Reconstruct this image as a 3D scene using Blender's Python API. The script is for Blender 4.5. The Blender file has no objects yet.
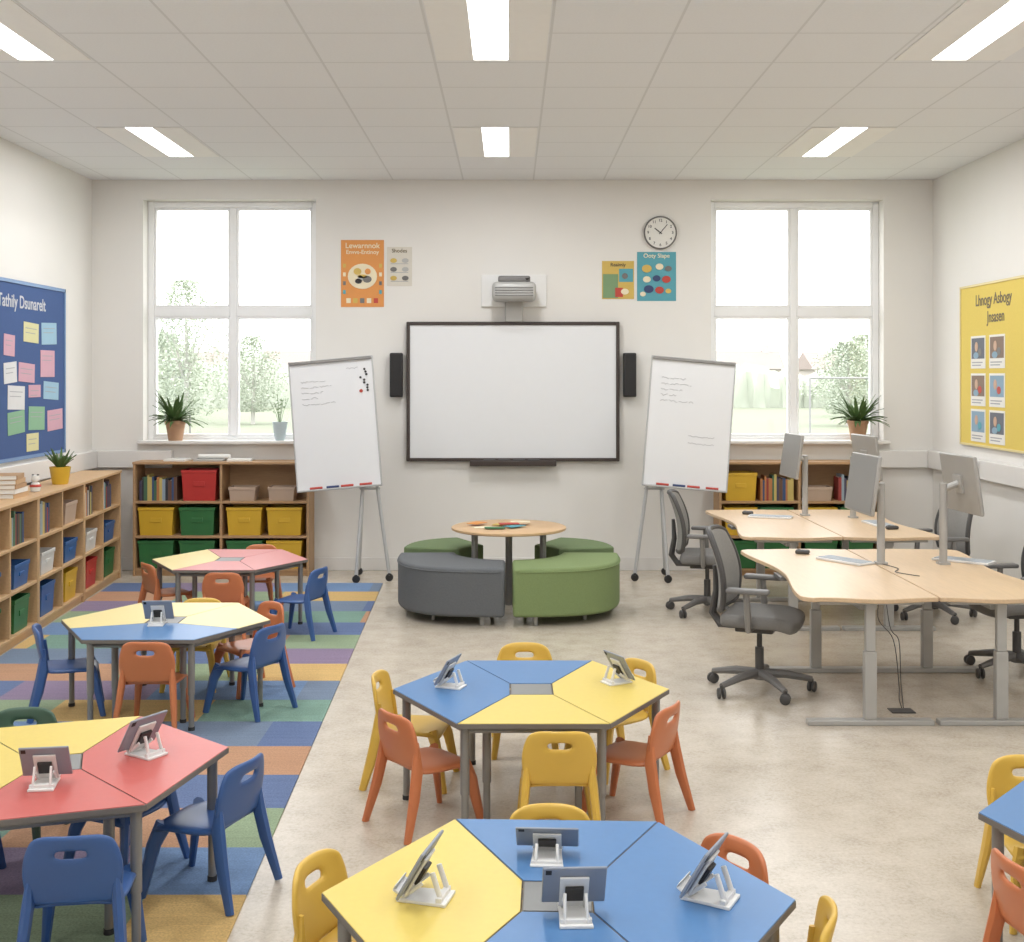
import bpy, bmesh, math, random
from mathutils import Vector, Matrix
random.seed(7)
sc = bpy.context.scene
COL = sc.collection
R = math.radians

# ------------------------------------------------------------------ materials
def lin(c):
    out = []
    for v in c:
        v = v / 255.0
        out.append(v / 12.92 if v <= 0.04045 else ((v + 0.055) / 1.055) ** 2.4)
    return out

MC = {}
def M(name, rgb, rough=0.5, metal=0.0, var=0.05, scale=12.0, bump=0.0, stretch=None, coat=0.0):
    if name in MC:
        return MC[name]
    m = bpy.data.materials.new(name)
    m.use_nodes = True
    nt = m.node_tree
    b = nt.nodes['Principled BSDF']
    tc = nt.nodes.new('ShaderNodeTexCoord')
    nz = nt.nodes.new('ShaderNodeTexNoise')
    nz.inputs['Scale'].default_value = scale
    nz.inputs['Detail'].default_value = 3
    if stretch:
        mp = nt.nodes.new('ShaderNodeMapping')
        mp.inputs['Scale'].default_value = stretch
        nt.links.new(tc.outputs['Object'], mp.inputs['Vector'])
        nt.links.new(mp.outputs['Vector'], nz.inputs['Vector'])
    else:
        nt.links.new(tc.outputs['Object'], nz.inputs['Vector'])
    mx = nt.nodes.new('ShaderNodeMix')
    mx.data_type = 'RGBA'
    l = lin(rgb)
    mx.inputs['A'].default_value = [max(0, v * (1 - var)) for v in l] + [1]
    mx.inputs['B'].default_value = [min(1, v * (1 + var)) for v in l] + [1]
    nt.links.new(nz.outputs['Fac'], mx.inputs['Factor'])
    nt.links.new(mx.outputs['Result'], b.inputs['Base Color'])
    b.inputs['Roughness'].default_value = rough
    b.inputs['Metallic'].default_value = metal
    if bump > 0:
        bp = nt.nodes.new('ShaderNodeBump')
        bp.inputs['Strength'].default_value = bump
        bp.inputs['Distance'].default_value = 0.01
        nt.links.new(nz.outputs['Fac'], bp.inputs['Height'])
        nt.links.new(bp.outputs['Normal'], b.inputs['Normal'])
    MC[name] = m
    return m

def mathn(nt, op, a, b=None):
    n = nt.nodes.new('ShaderNodeMath'); n.operation = op
    for i, v in enumerate((a, b)):
        if v is None: continue
        if isinstance(v, (int, float)): n.inputs[i].default_value = v
        else: nt.links.new(v, n.inputs[i])
    return n.outputs[0]

WALL = M('wall_paint', (228, 225, 220), 0.85, var=0.02, scale=3)
WHITE = M('white_plastic', (230, 229, 227), 0.45, var=0.02)
SURR = M('light_surround_white', (242, 241, 239), 0.7, var=0.02)
UPVC = M('window_frame_white', (236, 236, 236), 0.4, var=0.02)
TRIM = M('trim_white', (222, 219, 215), 0.5, var=0.02)
OAK = M('oak_wood', (178, 142, 104), 0.5, var=0.18, scale=6, stretch=(1.5, 8, 14))
BIRCH = M('birch_wood', (200, 164, 122), 0.5, var=0.16, scale=6, stretch=(1.5, 8, 14))
MAPLE = M('maple_desktop', (212, 184, 150), 0.4, var=0.12, scale=5, stretch=(14, 1.2, 8))
TABW = M('round_table_wood', (206, 172, 132), 0.42, var=0.14, scale=5, stretch=(1.5, 14, 8))
STEEL = M('grey_steel', (142, 140, 137), 0.4, 0.45, var=0.04)
SILVER = M('silver_paint', (178, 177, 174), 0.42, 0.2, var=0.03)
LSILV = M('light_silver_frame', (186, 186, 186), 0.42, 0.15, var=0.03)
EDGE = M('edge_band_grey', (116, 110, 104), 0.6)
CENTREG = M('centre_panel_grey', (132, 133, 132), 0.45, var=0.06)
BLACK = M('black_plastic', (38, 36, 36), 0.45)
DARK = M('dark_grey_plastic', (76, 74, 73), 0.5)
MIDG = M('mid_grey_plastic', (114, 112, 110), 0.5)
RUB = M('rubber_foot', (48, 48, 50), 0.7)
WBOARD = M('whiteboard_surface', (228, 229, 231), 0.25, var=0.01)
FRAMEB = M('dark_bronze_frame', (62, 52, 48), 0.4)
PAPER = M('white_paper', (230, 228, 222), 0.8, var=0.02)
OFFICE = M('charcoal_mesh_fabric', (142, 140, 136), 0.85, var=0.3, scale=160, bump=0.4)
OFFICES = M('charcoal_seat_fabric', (122, 120, 117), 0.9, var=0.15, scale=150, bump=0.3)
GREYS = M('charcoal_upholstery', (98, 101, 104), 0.85, var=0.12, scale=90, bump=0.25)
GREENS = M('green_upholstery', (124, 142, 94), 0.85, var=0.12, scale=90, bump=0.25)
GREENS2 = M('muted_green_upholstery', (108, 126, 88), 0.85, var=0.12, scale=90, bump=0.25)
CH = {
 'yellow': M('chair_yellow', (220, 180, 78), 0.36, var=0.04),
 'orange': M('chair_orange', (200, 120, 78), 0.38, var=0.04),
 'blue': M('chair_blue', (58, 92, 148), 0.36, var=0.04),
 'green': M('chair_green', (66, 94, 76), 0.38, var=0.04),
}
TB = {
 'blue': M('laminate_blue', (86, 130, 180), 0.36, var=0.04, scale=40),
 'yellow': M('laminate_yellow', (224, 200, 106), 0.38, var=0.04, scale=40),
 'cream': M('laminate_pale_yellow', (228, 210, 144), 0.38, var=0.04, scale=40),
 'red': M('laminate_red', (198, 98, 92), 0.38, var=0.04, scale=40),
 'pink': M('laminate_pink', (208, 132, 130), 0.38, var=0.04, scale=40),
}
BIN = {
 'yellow': M('bin_yellow', (214, 172, 52), 0.4), 'green': M('bin_green', (52, 112, 64), 0.4),
 'red': M('bin_red', (186, 54, 50), 0.4), 'blue': M('bin_blue', (54, 98, 156), 0.4),
 'white': M('bin_white', (216, 214, 210), 0.4), 'beige': M('basket_beige', (186, 162, 142), 0.6),
}
TEAL = M('poster_teal', (86, 158, 172), 0.6)
ORANGEP = M('poster_orange', (220, 148, 80), 0.6)
CREAMP = M('poster_cream', (232, 220, 190), 0.6)
SAND = M('poster_sand', (206, 176, 92), 0.6)
BRED = M('print_red', (186, 70, 58), 0.6)
BNAVY = M('print_navy', (50, 66, 108), 0.6)
INK = M('ink_dark', (58, 56, 58), 0.6)
TITLE = M('title_brown_ink', (110, 98, 72), 0.6)
FAINT = M('faint_marker', (160, 160, 165), 0.6)
NBLUE = M('noticeboard_blue', (62, 88, 138), 0.85, var=0.08, scale=60)
NYEL = M('noticeboard_yellow', (220, 196, 100), 0.85, var=0.05, scale=60)
BAND = M('board_border_white', (196, 198, 204), 0.6)
NOTE = [M('note_white', (216, 216, 216), 0.7), M('note_pink', (204, 160, 174), 0.7), M('note_green', (132, 176, 142), 0.7),
        M('note_yellow', (212, 208, 158), 0.7), M('note_sky', (150, 186, 206), 0.7)]
SCR = M('tablet_screen_off', (98, 104, 112), 0.25, var=0.02)  # dark screen lifted to grey-blue, reflected light painted into its colour
MONB = M('monitor_back_grey', (166, 164, 160), 0.45)
TABB = M('tablet_back_grey', (146, 152, 164), 0.42, 0.12)
LEAF = M('leaf_green', (84, 112, 62), 0.6, var=0.3, scale=20)
TERRA = M('terracotta_pale', (182, 144, 114), 0.8, var=0.08)
PALEB = M('vase_pale_blue', (190, 204, 208), 0.4)

# floor vinyl
def floor_mat():
    m = bpy.data.materials.new('speckled_vinyl'); m.use_nodes = True
    nt = m.node_tree; b = nt.nodes['Principled BSDF']
    tc = nt.nodes.new('ShaderNodeTexCoord')
    n1 = nt.nodes.new('ShaderNodeTexNoise'); n1.inputs['Scale'].default_value = 60; n1.inputs['Detail'].default_value = 5; n1.inputs['Roughness'].default_value = 0.75
    n2 = nt.nodes.new('ShaderNodeTexNoise'); n2.inputs['Scale'].default_value = 5; n2.inputs['Detail'].default_value = 8; n2.inputs['Roughness'].default_value = 0.7
    nt.links.new(tc.outputs['Object'], n1.inputs['Vector']); nt.links.new(tc.outputs['Object'], n2.inputs['Vector'])
    s = mathn(nt, 'ADD', mathn(nt, 'MULTIPLY', n1.outputs['Fac'], 0.5), mathn(nt, 'MULTIPLY', n2.outputs['Fac'], 0.5))
    cr = nt.nodes.new('ShaderNodeValToRGB')
    e = cr.color_ramp.elements
    e[0].position = 0.37; e[0].color = lin((178, 166, 149)) + [1]
    e[1].position = 0.62; e[1].color = lin((209, 199, 184)) + [1]
    k = e.new(0.48); k.color = lin((196, 185, 169)) + [1]
    nt.links.new(s, cr.inputs['Fac']); nt.links.new(cr.outputs['Color'], b.inputs['Base Color'])
    b.inputs['Roughness'].default_value = 0.27
    return m
# ceiling tiles
def ceil_mat():
    m = bpy.data.materials.new('mineral_ceiling_tiles'); m.use_nodes = True
    nt = m.node_tree; b = nt.nodes['Principled BSDF']
    tc = nt.nodes.new('ShaderNodeTexCoord'); sp = nt.nodes.new('ShaderNodeSeparateXYZ')
    nt.links.new(tc.outputs['Object'], sp.inputs[0])
    def line(o, off, per, w):
        f = mathn(nt, 'FRACT', mathn(nt, 'DIVIDE', mathn(nt, 'ADD', o, off + w / 2 + per * 40), per))
        return mathn(nt, 'LESS_THAN', f, w / per)
    lx = line(sp.outputs['X'], 0.48, 0.72, 0.016)
    ly = line(sp.outputs['Y'], -12.3, 0.66, 0.020)
    nz = nt.nodes.new('ShaderNodeTexNoise'); nz.inputs['Scale'].default_value = 60; nz.inputs['Detail'].default_value = 4
    nt.links.new(tc.outputs['Object'], nz.inputs['Vector'])
    base = nt.nodes.new('ShaderNodeMix'); base.data_type = 'RGBA'
    base.inputs['A'].default_value = lin((230, 231, 233)) + [1]; base.inputs['B'].default_value = lin((238, 239, 241)) + [1]
    nt.links.new(nz.outputs['Fac'], base.inputs['Factor'])
    m1 = nt.nodes.new('ShaderNodeMix'); m1.data_type = 'RGBA'; m1.inputs['B'].default_value = lin((219, 220, 221)) + [1]
    nt.links.new(ly, m1.inputs['Factor']); nt.links.new(base.outputs['Result'], m1.inputs['A'])
    m2 = nt.nodes.new('ShaderNodeMix'); m2.data_type = 'RGBA'; m2.inputs['B'].default_value = lin((217, 218, 219)) + [1]
    nt.links.new(lx, m2.inputs['Factor']); nt.links.new(m1.outputs['Result'], m2.inputs['A'])
    nt.links.new(m2.outputs['Result'], b.inputs['Base Color'])
    b.inputs['Roughness'].default_value = 0.9
    return m
# striped block carpet
def rug_mat():
    m = bpy.data.materials.new('block_stripe_carpet'); m.use_nodes = True
    nt = m.node_tree; b = nt.nodes['Principled BSDF']
    tc = nt.nodes.new('ShaderNodeTexCoord'); sp = nt.nodes.new('ShaderNodeSeparateXYZ')
    nt.links.new(tc.outputs['Object'], sp.inputs[0])
    row = mathn(nt, 'FLOOR', mathn(nt, 'DIVIDE', sp.outputs['Y'], 0.46))
    wn0 = nt.nodes.new('ShaderNodeTexWhiteNoise'); wn0.noise_dimensions = '1D'
    nt.links.new(row, wn0.inputs['W'])
    col = mathn(nt, 'FLOOR', mathn(nt, 'ADD', mathn(nt, 'DIVIDE', sp.outputs['X'], 0.92), wn0.outputs['Value']))
    idx = mathn(nt, 'ADD', mathn(nt, 'MULTIPLY', row, 0.375), mathn(nt, 'MULTIPLY', col, 0.25))
    f = mathn(nt, 'FRACT', mathn(nt, 'ADD', idx, 100.06))
    cr = nt.nodes.new('ShaderNodeValToRGB'); cr.color_ramp.interpolation = 'CONSTANT'
    pal = [(98, 116, 154), (206, 172, 112), (138, 122, 148), (122, 154, 140), (112, 140, 178), (184, 142, 112), (116, 132, 154), (144, 162, 132)]
    e = cr.color_ramp.elements
    e[0].position = 0; e[0].color = lin(pal[0]) + [1]
    e[1].position = 0.125; e[1].color = lin(pal[1]) + [1]
    for i in range(2, 8):
        k = e.new(i * 0.125); k.color = lin(pal[i]) + [1]
    nt.links.new(f, cr.inputs['Fac'])
    nz = nt.nodes.new('ShaderNodeTexNoise'); nz.inputs['Scale'].default_value = 110; nz.inputs['Detail'].default_value = 3
    nt.links.new(tc.outputs['Object'], nz.inputs['Vector'])
    mp = nt.nodes.new('ShaderNodeMapping'); mp.inputs['Scale'].default_value = (2, 40, 1)
    n3 = nt.nodes.new('ShaderNodeTexNoise'); n3.inputs['Scale'].default_value = 1.0; n3.inputs['Detail'].default_value = 2
    nt.links.new(tc.outputs['Object'], mp.inputs['Vector']); nt.links.new(mp.outputs['Vector'], n3.inputs['Vector'])
    hs = nt.nodes.new('ShaderNodeHueSaturation')
    nt.links.new(cr.outputs['Color'], hs.inputs['Color'])
    v = mathn(nt, 'ADD', mathn(nt, 'MULTIPLY', nz.outputs['Fac'], 0.8), mathn(nt, 'MULTIPLY', n3.outputs['Fac'], 0.3))
    nt.links.new(mathn(nt, 'ADD', v, 0.42), hs.inputs['Value'])
    nt.links.new(hs.outputs['Color'], b.inputs['Base Color'])
    b.inputs['Roughness'].default_value = 0.95
    bp = nt.nodes.new('ShaderNodeBump'); bp.inputs['Strength'].default_value = 0.4; bp.inputs['Distance'].default_value = 0.005
    nt.links.new(nz.outputs['Fac'], bp.inputs['Height']); nt.links.new(bp.outputs['Normal'], b.inputs['Normal'])
    return m
def glass_mat():
    m = bpy.data.materials.new('window_glass'); m.use_nodes = True
    nt = m.node_tree; nt.nodes.clear()
    o = nt.nodes.new('ShaderNodeOutputMaterial'); t = nt.nodes.new('ShaderNodeBsdfTransparent')
    g = nt.nodes.new('ShaderNodeBsdfGlossy'); g.inputs['Roughness'].default_value = 0.02
    mx = nt.nodes.new('ShaderNodeMixShader'); mx.inputs[0].default_value = 0.04
    nt.links.new(t.outputs[0], mx.inputs[1]); nt.links.new(g.outputs[0], mx.inputs[2]); nt.links.new(mx.outputs[0], o.inputs[0])
    return m
GLASS = glass_mat()
def emit_mat():
    m = bpy.data.materials.new('light_diffuser'); m.use_nodes = True
    b = m.node_tree.nodes['Principled BSDF']
    b.inputs['Base Color'].default_value = (1, 1, 1, 1)
    b.inputs['Emission Color'].default_value = (1, 0.99, 0.97, 1); b.inputs['Emission Strength'].default_value = 4
    return m
EMIT = emit_mat()

# ------------------------------------------------------------------ mesh builder
class MB:
    def __init__(s):
        s.v = []; s.f = []; s.m = []; s.mi = 0
    def add(s, vs, fs, T=None):
        o = len(s.v)
        for p in vs:
            p = Vector(p)
            s.v.append(tuple(T @ p) if T is not None else tuple(p))
        for f in fs:
            s.f.append([i + o for i in f]); s.m.append(s.mi)
        return s
    def box(s, c, d, T=None):
        x, y, z = d[0] / 2, d[1] / 2, d[2] / 2
        vs = [(c[0] + a * x, c[1] + b * y, c[2] + e * z) for e in (-1, 1) for b in (-1, 1) for a in (-1, 1)]
        return s.add(vs, [(0, 2, 3, 1), (4, 5, 7, 6), (0, 1, 5, 4), (2, 6, 7, 3), (0, 4, 6, 2), (1, 3, 7, 5)], T)
    def box2(s, a, b, T=None):
        return s.box([(a[i] + b[i]) / 2 for i in range(3)], [abs(b[i] - a[i]) for i in range(3)], T)
    def prism(s, pts, z0, z1, T=None):
        n = len(pts)
        vs = [(p[0], p[1], z0) for p in pts] + [(p[0], p[1], z1) for p in pts]
        fs = [list(range(n))[::-1], list(range(n, 2 * n))] + [(i, (i + 1) % n, n + (i + 1) % n, n + i) for i in range(n)]
        return s.add(vs, fs, T)
    def tube(s, path, rad, seg=10, sx=1.0, cap=True, T=None):
        path = [Vector(p) for p in path]
        if isinstance(rad, (int, float)): rad = [rad] * len(path)
        n = len(path); vs = []; fs = []
        t0 = (path[1] - path[0]).normalized()
        up = Vector((0, 0, 1)) if abs(t0.z) < 0.9 else Vector((0, 1, 0))
        nx = t0.cross(up).normalized()
        for i in range(n):
            t = (path[min(i + 1, n - 1)] - path[max(i - 1, 0)]).normalized()
            nx = (nx - t * nx.dot(t)).normalized(); ny = t.cross(nx)
            for k in range(seg):
                a = 2 * math.pi * k / seg
                vs.append(path[i] + nx * math.cos(a) * rad[i] * sx + ny * math.sin(a) * rad[i])
        for i in range(n - 1):
            for k in range(seg):
                fs.append((i * seg + k, i * seg + (k + 1) % seg, (i + 1) * seg + (k + 1) % seg, (i + 1) * seg + k))
        if cap:
            fs.append(list(range(seg))[::-1]); fs.append(list(range((n - 1) * seg, n * seg)))
        return s.add(vs, fs, T)
    def lathe(s, prof, c=(0, 0, 0), seg=20, T=None):
        vs = []; fs = []; n = len(prof)
        for r, z in prof:
            for k in range(seg):
                a = 2 * math.pi * k / seg
                vs.append((c[0] + r * math.cos(a), c[1] + r * math.sin(a), c[2] + z))
        for i in range(n - 1):
            for k in range(seg):
                fs.append((i * seg + k, i * seg + (k + 1) % seg, (i + 1) * seg + (k + 1) % seg, (i + 1) * seg + k))
        fs.append(list(range(seg))[::-1]); fs.append(list(range((n - 1) * seg, n * seg)))
        return s.add(vs, fs, T)
    def sheet(s, fn, nu, nv, skip=(), T=None):
        vs = [fn(i / nu, j / nv) for j in range(nv + 1) for i in range(nu + 1)]
        fs = []
        for j in range(nv):
            for i in range(nu):
                if (i, j) in skip: continue
                a = j * (nu + 1) + i
                fs.append((a, a + 1, a + nu + 2, a + nu + 1))
        return s.add(vs, fs, T)
    def mesh(s, name, mats, smooth=True, ang=35):
        me = bpy.data.meshes.new(name)
        me.from_pydata(s.v, [], s.f)
        if not isinstance(mats, (list, tuple)): mats = [mats]
        for m in mats: me.materials.append(m)
        me.polygons.foreach_set('material_index', s.m)
        if smooth:
            me.shade_smooth(); me.set_sharp_from_angle(angle=R(ang))
        me.update()
        return me
    def obj(s, name, mats, parent=None, loc=(0, 0, 0), rot=(0, 0, 0), bevel=0, bseg=2, smooth=True, solid=0, sub=0, ang=35, fix=True):
        me = s.mesh(name, mats, smooth, ang)
        if fix:
            bm = bmesh.new(); bm.from_mesh(me); bmesh.ops.recalc_face_normals(bm, faces=bm.faces); bm.to_mesh(me); bm.free()
        return mkobj(name, me, parent, loc, rot, bevel, bseg, solid, sub)

def mkobj(name, me, parent=None, loc=(0, 0, 0), rot=(0, 0, 0), bevel=0, bseg=2, solid=0, sub=0):
    o = bpy.data.objects.new(name, me); COL.objects.link(o)
    o.location = loc; o.rotation_euler = rot
    if parent: o.parent = parent
    if solid:
        md = o.modifiers.new('solid', 'SOLIDIFY'); md.thickness = solid; md.offset = 0
    if bevel:
        md = o.modifiers.new('bevel', 'BEVEL'); md.width = bevel; md.segments = bseg; md.limit_method = 'ANGLE'; md.angle_limit = R(40)
    if sub:
        md = o.modifiers.new('sub', 'SUBSURF'); md.levels = sub; md.render_levels = sub
    return o

def tag(o, label, cat, group=None):
    o['label'] = label; o['category'] = cat
    if group: o['group'] = group
    return o
def struct(o, label=None):
    o['kind'] = 'structure'
    if label: o['label'] = label
    return o
def root(name, label, cat, loc=(0, 0, 0), rz=0, group=None):
    e = bpy.data.objects.new(name, None); COL.objects.link(e)
    e.empty_display_size = 0.1
    e.location = loc; e.rotation_euler = (0, 0, R(rz))
    return tag(e, label, cat, group)
def clone(o, parent=None):
    n = o.copy(); COL.objects.link(n)
    if parent: n.parent = parent
    for c in list(o.children): clone(c, n)
    return n
TPL = {}
def use(key, builder, loc, rz, label=None, group=None):
    if key in TPL: o = clone(TPL[key])
    else:
        o = builder(); TPL[key] = o
    o.location = loc; o.rotation_euler = (0, 0, R(rz))
    if label: o['label'] = label
    if group: o['group'] = group
    return o
def textmesh(body, size, mat, ext=0.001, off=0.012):
    cu = bpy.data.curves.new('txt', 'FONT'); cu.body = body; cu.size = size; cu.extrude = ext; cu.align_x = 'CENTER'; cu.align_y = 'CENTER'
    cu.offset = size * off
    ob = bpy.data.objects.new('txt', cu); COL.objects.link(ob)
    bpy.context.view_layer.update()
    me = bpy.data.meshes.new_from_object(ob.evaluated_get(bpy.context.evaluated_depsgraph_get()))
    me.name = 'lettering'
    bpy.data.objects.remove(ob)
    me.materials.clear(); me.materials.append(mat)
    return me
def text(body, size, mat, parent, x, z, y=-0.012, rotr=0, sx=1.0):
    o = mkobj('lettering', textmesh(body, size, mat), parent, (x, y, z), (R(90), rotr, 0)); o.scale = (sx, 1, 1); return o

# ------------------------------------------------------------------ room shell
XL, XR, YB, YF, HC = -4.285, 4.336, 12.3, -1.6, 4.0
T = 0.3
fl = MB().box2((XL - T, YF - T, -0.2), (XR + T, YB + T, 0)).obj('floor', floor_mat(), smooth=False); struct(fl, 'beige speckled vinyl floor')
ce = MB().box2((XL - T, YF - T, HC), (XR + T, YB + T, HC + 0.2)).obj('ceiling', ceil_mat(), smooth=False); struct(ce, 'suspended ceiling of pale mineral tiles')
struct(MB().box2((XL - T, YF, 0), (XL, YB, HC)).obj('wall_left', WALL, smooth=False), 'plain off-white painted wall')
struct(MB().box2((XR, YF, 0), (XR + T, YB, HC)).obj('wall_right', WALL, smooth=False), 'plain off-white painted wall')
struct(MB().box2((XL - T, YF - T, 0), (XR + T, YF, HC)).obj('wall_front', WALL, smooth=False), 'plain off-white painted wall')
W1 = (-3.76, -1.99); W2 = (2.06, 3.83); WZ = (1.30, 3.80)
b = MB(); y0, y1 = YB, YB + T
b.box2((XL - T, y0, 0), (XR + T, y1, WZ[0])); b.box2((XL - T, y0, WZ[1]), (XR + T, y1, HC))
b.box2((XL - T, y0, WZ[0]), (W1[0], y1, WZ[1])); b.box2((W1[1], y0, WZ[0]), (W2[0], y1, WZ[1])); b.box2((W2[1], y0, WZ[0]), (XR + T, y1, WZ[1]))
struct(b.obj('wall_back', WALL, smooth=False), 'off-white painted wall with two window openings')
struct(MB().box2((XL + .001, YB - 0.02, 0), (XR - .001, YB, 0.13)).obj('baseboard_back', TRIM, bevel=0.004), 'white baseboard')
struct(MB().box2((XL, YF, 0), (XL + 0.02, YB - 0.02, 0.13)).obj('baseboard_left', TRIM, bevel=0.004), 'white baseboard')
struct(MB().box2((XR - 0.02, YF, 0), (XR, YB - 0.02, 0.13)).obj('baseboard_right', TRIM, bevel=0.004), 'white baseboard')
tn = 1
for a, c in (((XL, YF, 1.05), (XL + 0.07, YB, 1.23)), ((XR - 0.07, YF, 1.05), (XR, YB, 1.23)),
             ((XL + 0.07, YB - 0.06, 1.05), (-3.45, YB, 1.23)), ((3.55, YB - 0.06, 1.05), (XR - 0.07, YB, 1.23))):
    struct(MB().box2(a, c).obj('trim_%d' % tn, TRIM, bevel=0.01), 'white cable trunking along the wall'); tn += 1
def window(n, xa, xb):
    w = bpy.data.objects.new('window_%d' % n, None); COL.objects.link(w); struct(w, 'white framed four-pane window')
    w.location = ((xa + xb) / 2, YB + 0.2, WZ[0])
    hw = (xb - xa) / 2; h = WZ[1] - WZ[0]; ft = 0.065; zt = 2.655 - WZ[0]
    b = MB()
    b.box2((-hw, -0.04, 0), (-hw + ft, 0.04, h)); b.box2((hw - ft, -0.04, 0), (hw, 0.04, h))
    b.box2((-hw + ft, -0.04, 0), (hw - ft, 0.04, ft)); b.box2((-hw + ft, -0.04, h - ft), (hw - ft, 0.04, h))
    b.obj('frame', UPVC, w, bevel=0.006)
    MB().box2((-0.035, -0.035, ft), (0.035, 0.035, h - ft)).obj('mullion', UPVC, w, bevel=0.006)
    b = MB(); b.box2((-hw + ft, -0.036, zt - 0.05), (-0.035, 0.036, zt + 0.05)); b.box2((0.035, -0.036, zt - 0.05), (hw - ft, 0.036, zt + 0.05))
    b.obj('transom', UPVC, w, bevel=0.006)
    for sx in (-1, 1):
        for za, zb in ((ft, zt - .05), (zt + .05, h - ft)):
            x0, x1 = sorted((sx * 0.035, sx * (hw - ft)))
            b = MB(); s_ = 0.022
            b.box2((x0, -0.03, za), (x0 + s_, 0.03, zb)); b.box2((x1 - s_, -0.03, za), (x1, 0.03, zb))
            b.box2((x0 + s_, -0.03, za), (x1 - s_, 0.03, za + s_)); b.box2((x0 + s_, -0.03, zb - s_), (x1 - s_, 0.03, zb))
            b.obj('sash', UPVC, w, bevel=0.004)
    MB().box2((-hw + ft, 0.0, ft), (hw - ft, 0.006, h - ft)).obj('glass', GLASS, w, smooth=False)
    MB().box2((-hw - 0.04, -0.30, -0.005), (hw + 0.04, -0.04, 0.03)).obj('sill', TRIM, w, bevel=0.008)
window(1, *W1); window(2, *W2)

rg = MB()
pts = [(-1.22, 11.5), (-0.98, 3.6), (-3.30, 3.6), (-3.80, 11.5)]
rg.prism(pts[::-1], 0, 0.008)
o = rg.obj('striped_rug', rug_mat(), smooth=False); tag(o, 'multicoloured block-striped carpet under the hexagonal tables', 'rug')
RZ = 0.008

# ------------------------------------------------------------------ ceiling lights
def lightfix():
    r = root('ceiling_light', 'recessed linear ceiling light with white surround panel', 'ceiling light')
    b = MB()
    b.box2((-0.345, -0.64, -0.006), (-0.11, 0.64, 0)); b.box2((0.11, -0.64, -0.006), (0.345, 0.64, 0))
    b.obj('surround_panel', SURR, r, bevel=0.003)
    MB().box2((-0.108, -0.63, -0.005), (0.108, 0.63, 0)).obj('diffuser', EMIT, r)
    return r
for ix, X in enumerate((-3.0, -0.12, 2.78)):
    for Y in (0.3, 3.6, 6.97, 10.33):
        o = use('lf', lightfix, (X, Y, HC), 0, group='ceiling lights')
        L = bpy.data.lights.new('lamp', 'AREA'); L.shape = 'RECTANGLE'; L.size = 0.2; L.size_y = 1.24; L.energy = 18.5; L.color = (0.96, 0.98, 1.0)
        lo = bpy.data.objects.new('lamp', L); COL.objects.link(lo); lo.parent = o; lo.location = (0, 0, -0.008)

# ------------------------------------------------------------------ kid chairs
def kid_chair(c):
    def f():
        m = CH[c]
        r = root('school_chair', 'small %s moulded plastic school chair' % c, 'chair')
        def seat(u, v):
            x = (u * 2 - 1); y = v * 2 - 1
            w = 0.160 * (1 - 0.10 * max(0, -y) ** 2) * (1 - 0.10 * abs(y) ** 6)
            z = 0.283 - 0.012 * (1 - x * x) * (1 - y * y) - 0.024 * max(0, y - 0.45) ** 2 / 0.3 + 0.012 * max(0, -y - .6) - 0.012 * abs(x) ** 4
            return (x * w, 0.005 + y * 0.155 * (1 - 0.06 * x ** 6), z)
        MB().sheet(seat, 8, 8).obj('seat', m, r, solid=0.021, sub=1, fix=False)
        def back(u, v):
            x = u * 2 - 1
            w = 0.144 + 0.016 * math.sin(v * math.pi) - 0.016 * v ** 4
            z = 0.286 + 0.240 * v - 0.024 * abs(x) ** 5 * v ** 2
            y = -0.150 - 0.058 * v + 0.040 * x * x * (0.3 + v * .7)
            return (x * w, y, z)
        MB().sheet(back, 9, 9, skip=[(i, 6) for i in (3, 4, 5)]).obj('backrest', m, r, solid=0.019, sub=1, fix=False)
        for sx in (-1, 1):
            MB().tube([(sx * .114, .110, .279), (sx * .139, .140, .20), (sx * .164, .180, .0)], [.034, .028, .018], 8, sx=0.72).obj('leg', m, r)
            MB().tube([(sx * .134, -.146, .41), (sx * .140, -.148, .29), (sx * .152, -.172, .17), (sx * .172, -.220, .0)], [.010, .029, .027, .018], 8, sx=0.72).obj('leg', m, r)
        return r
    return f
def chair(c, x, y, face, where, z=0.0, s=1.0):
    o = use('kc' + c, kid_chair(c), (x, y, z), face - 90, '%s plastic school chair at %s' % (c, where), 'school chairs')
    o.scale = (s, s, s)
    return o
w = 'blue and yellow table'
chair('yellow', .206, 5.17, 90, w); chair('orange', -.37, 5.38, 38, w); chair('yellow', -.47, 5.92, -8, w)
chair('yellow', .08, 6.42, 270, w); chair('yellow', .52, 6.10, 215, w); chair('orange', .56, 5.48, 150, w)
w = 'table of mostly blue panels'
chair('yellow', -.43, 3.60, -22, w); chair('yellow', .135, 3.93, 270, w); chair('orange', .57, 3.70, 215, w); chair('yellow', .70, 3.37, 166, w)
w = 'pale yellow table on rug'
chair('orange', -2.01, 6.80, 90, w, RZ); chair('blue', -2.60, 7.10, 20, w, RZ); chair('blue', -1.56, 7.14, 152, w, RZ)
chair('yellow', -2.02, 7.70, 270, w, RZ); chair('orange', -1.66, 7.62, 225, w, RZ)
w = 'pink hexagonal table on rug'
chair('orange', -2.70, 9.5, 38, w, RZ); chair('orange', -2.15, 9.12, 92, w, RZ); chair('blue', -1.62, 9.22, 160, w, RZ)
chair('orange', -2.15, 10.20, 270, w, RZ)
w = 'red and yellow table on rug'
chair('blue', -1.43, 4.02, 98, w, RZ); chair('blue', -1.18, 4.66, 160, w, RZ); chair('blue', -1.56, 4.84, 245, w, RZ, .92)
chair('green', -2.12, 5.10, 275, w, RZ); chair('blue', -2.17, 4.66, 15, w, RZ, .92)
w = 'blue table near desks'
chair('yellow', 1.98, 4.46, 265, w); chair('orange', 1.72, 3.70, 10, w)

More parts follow.
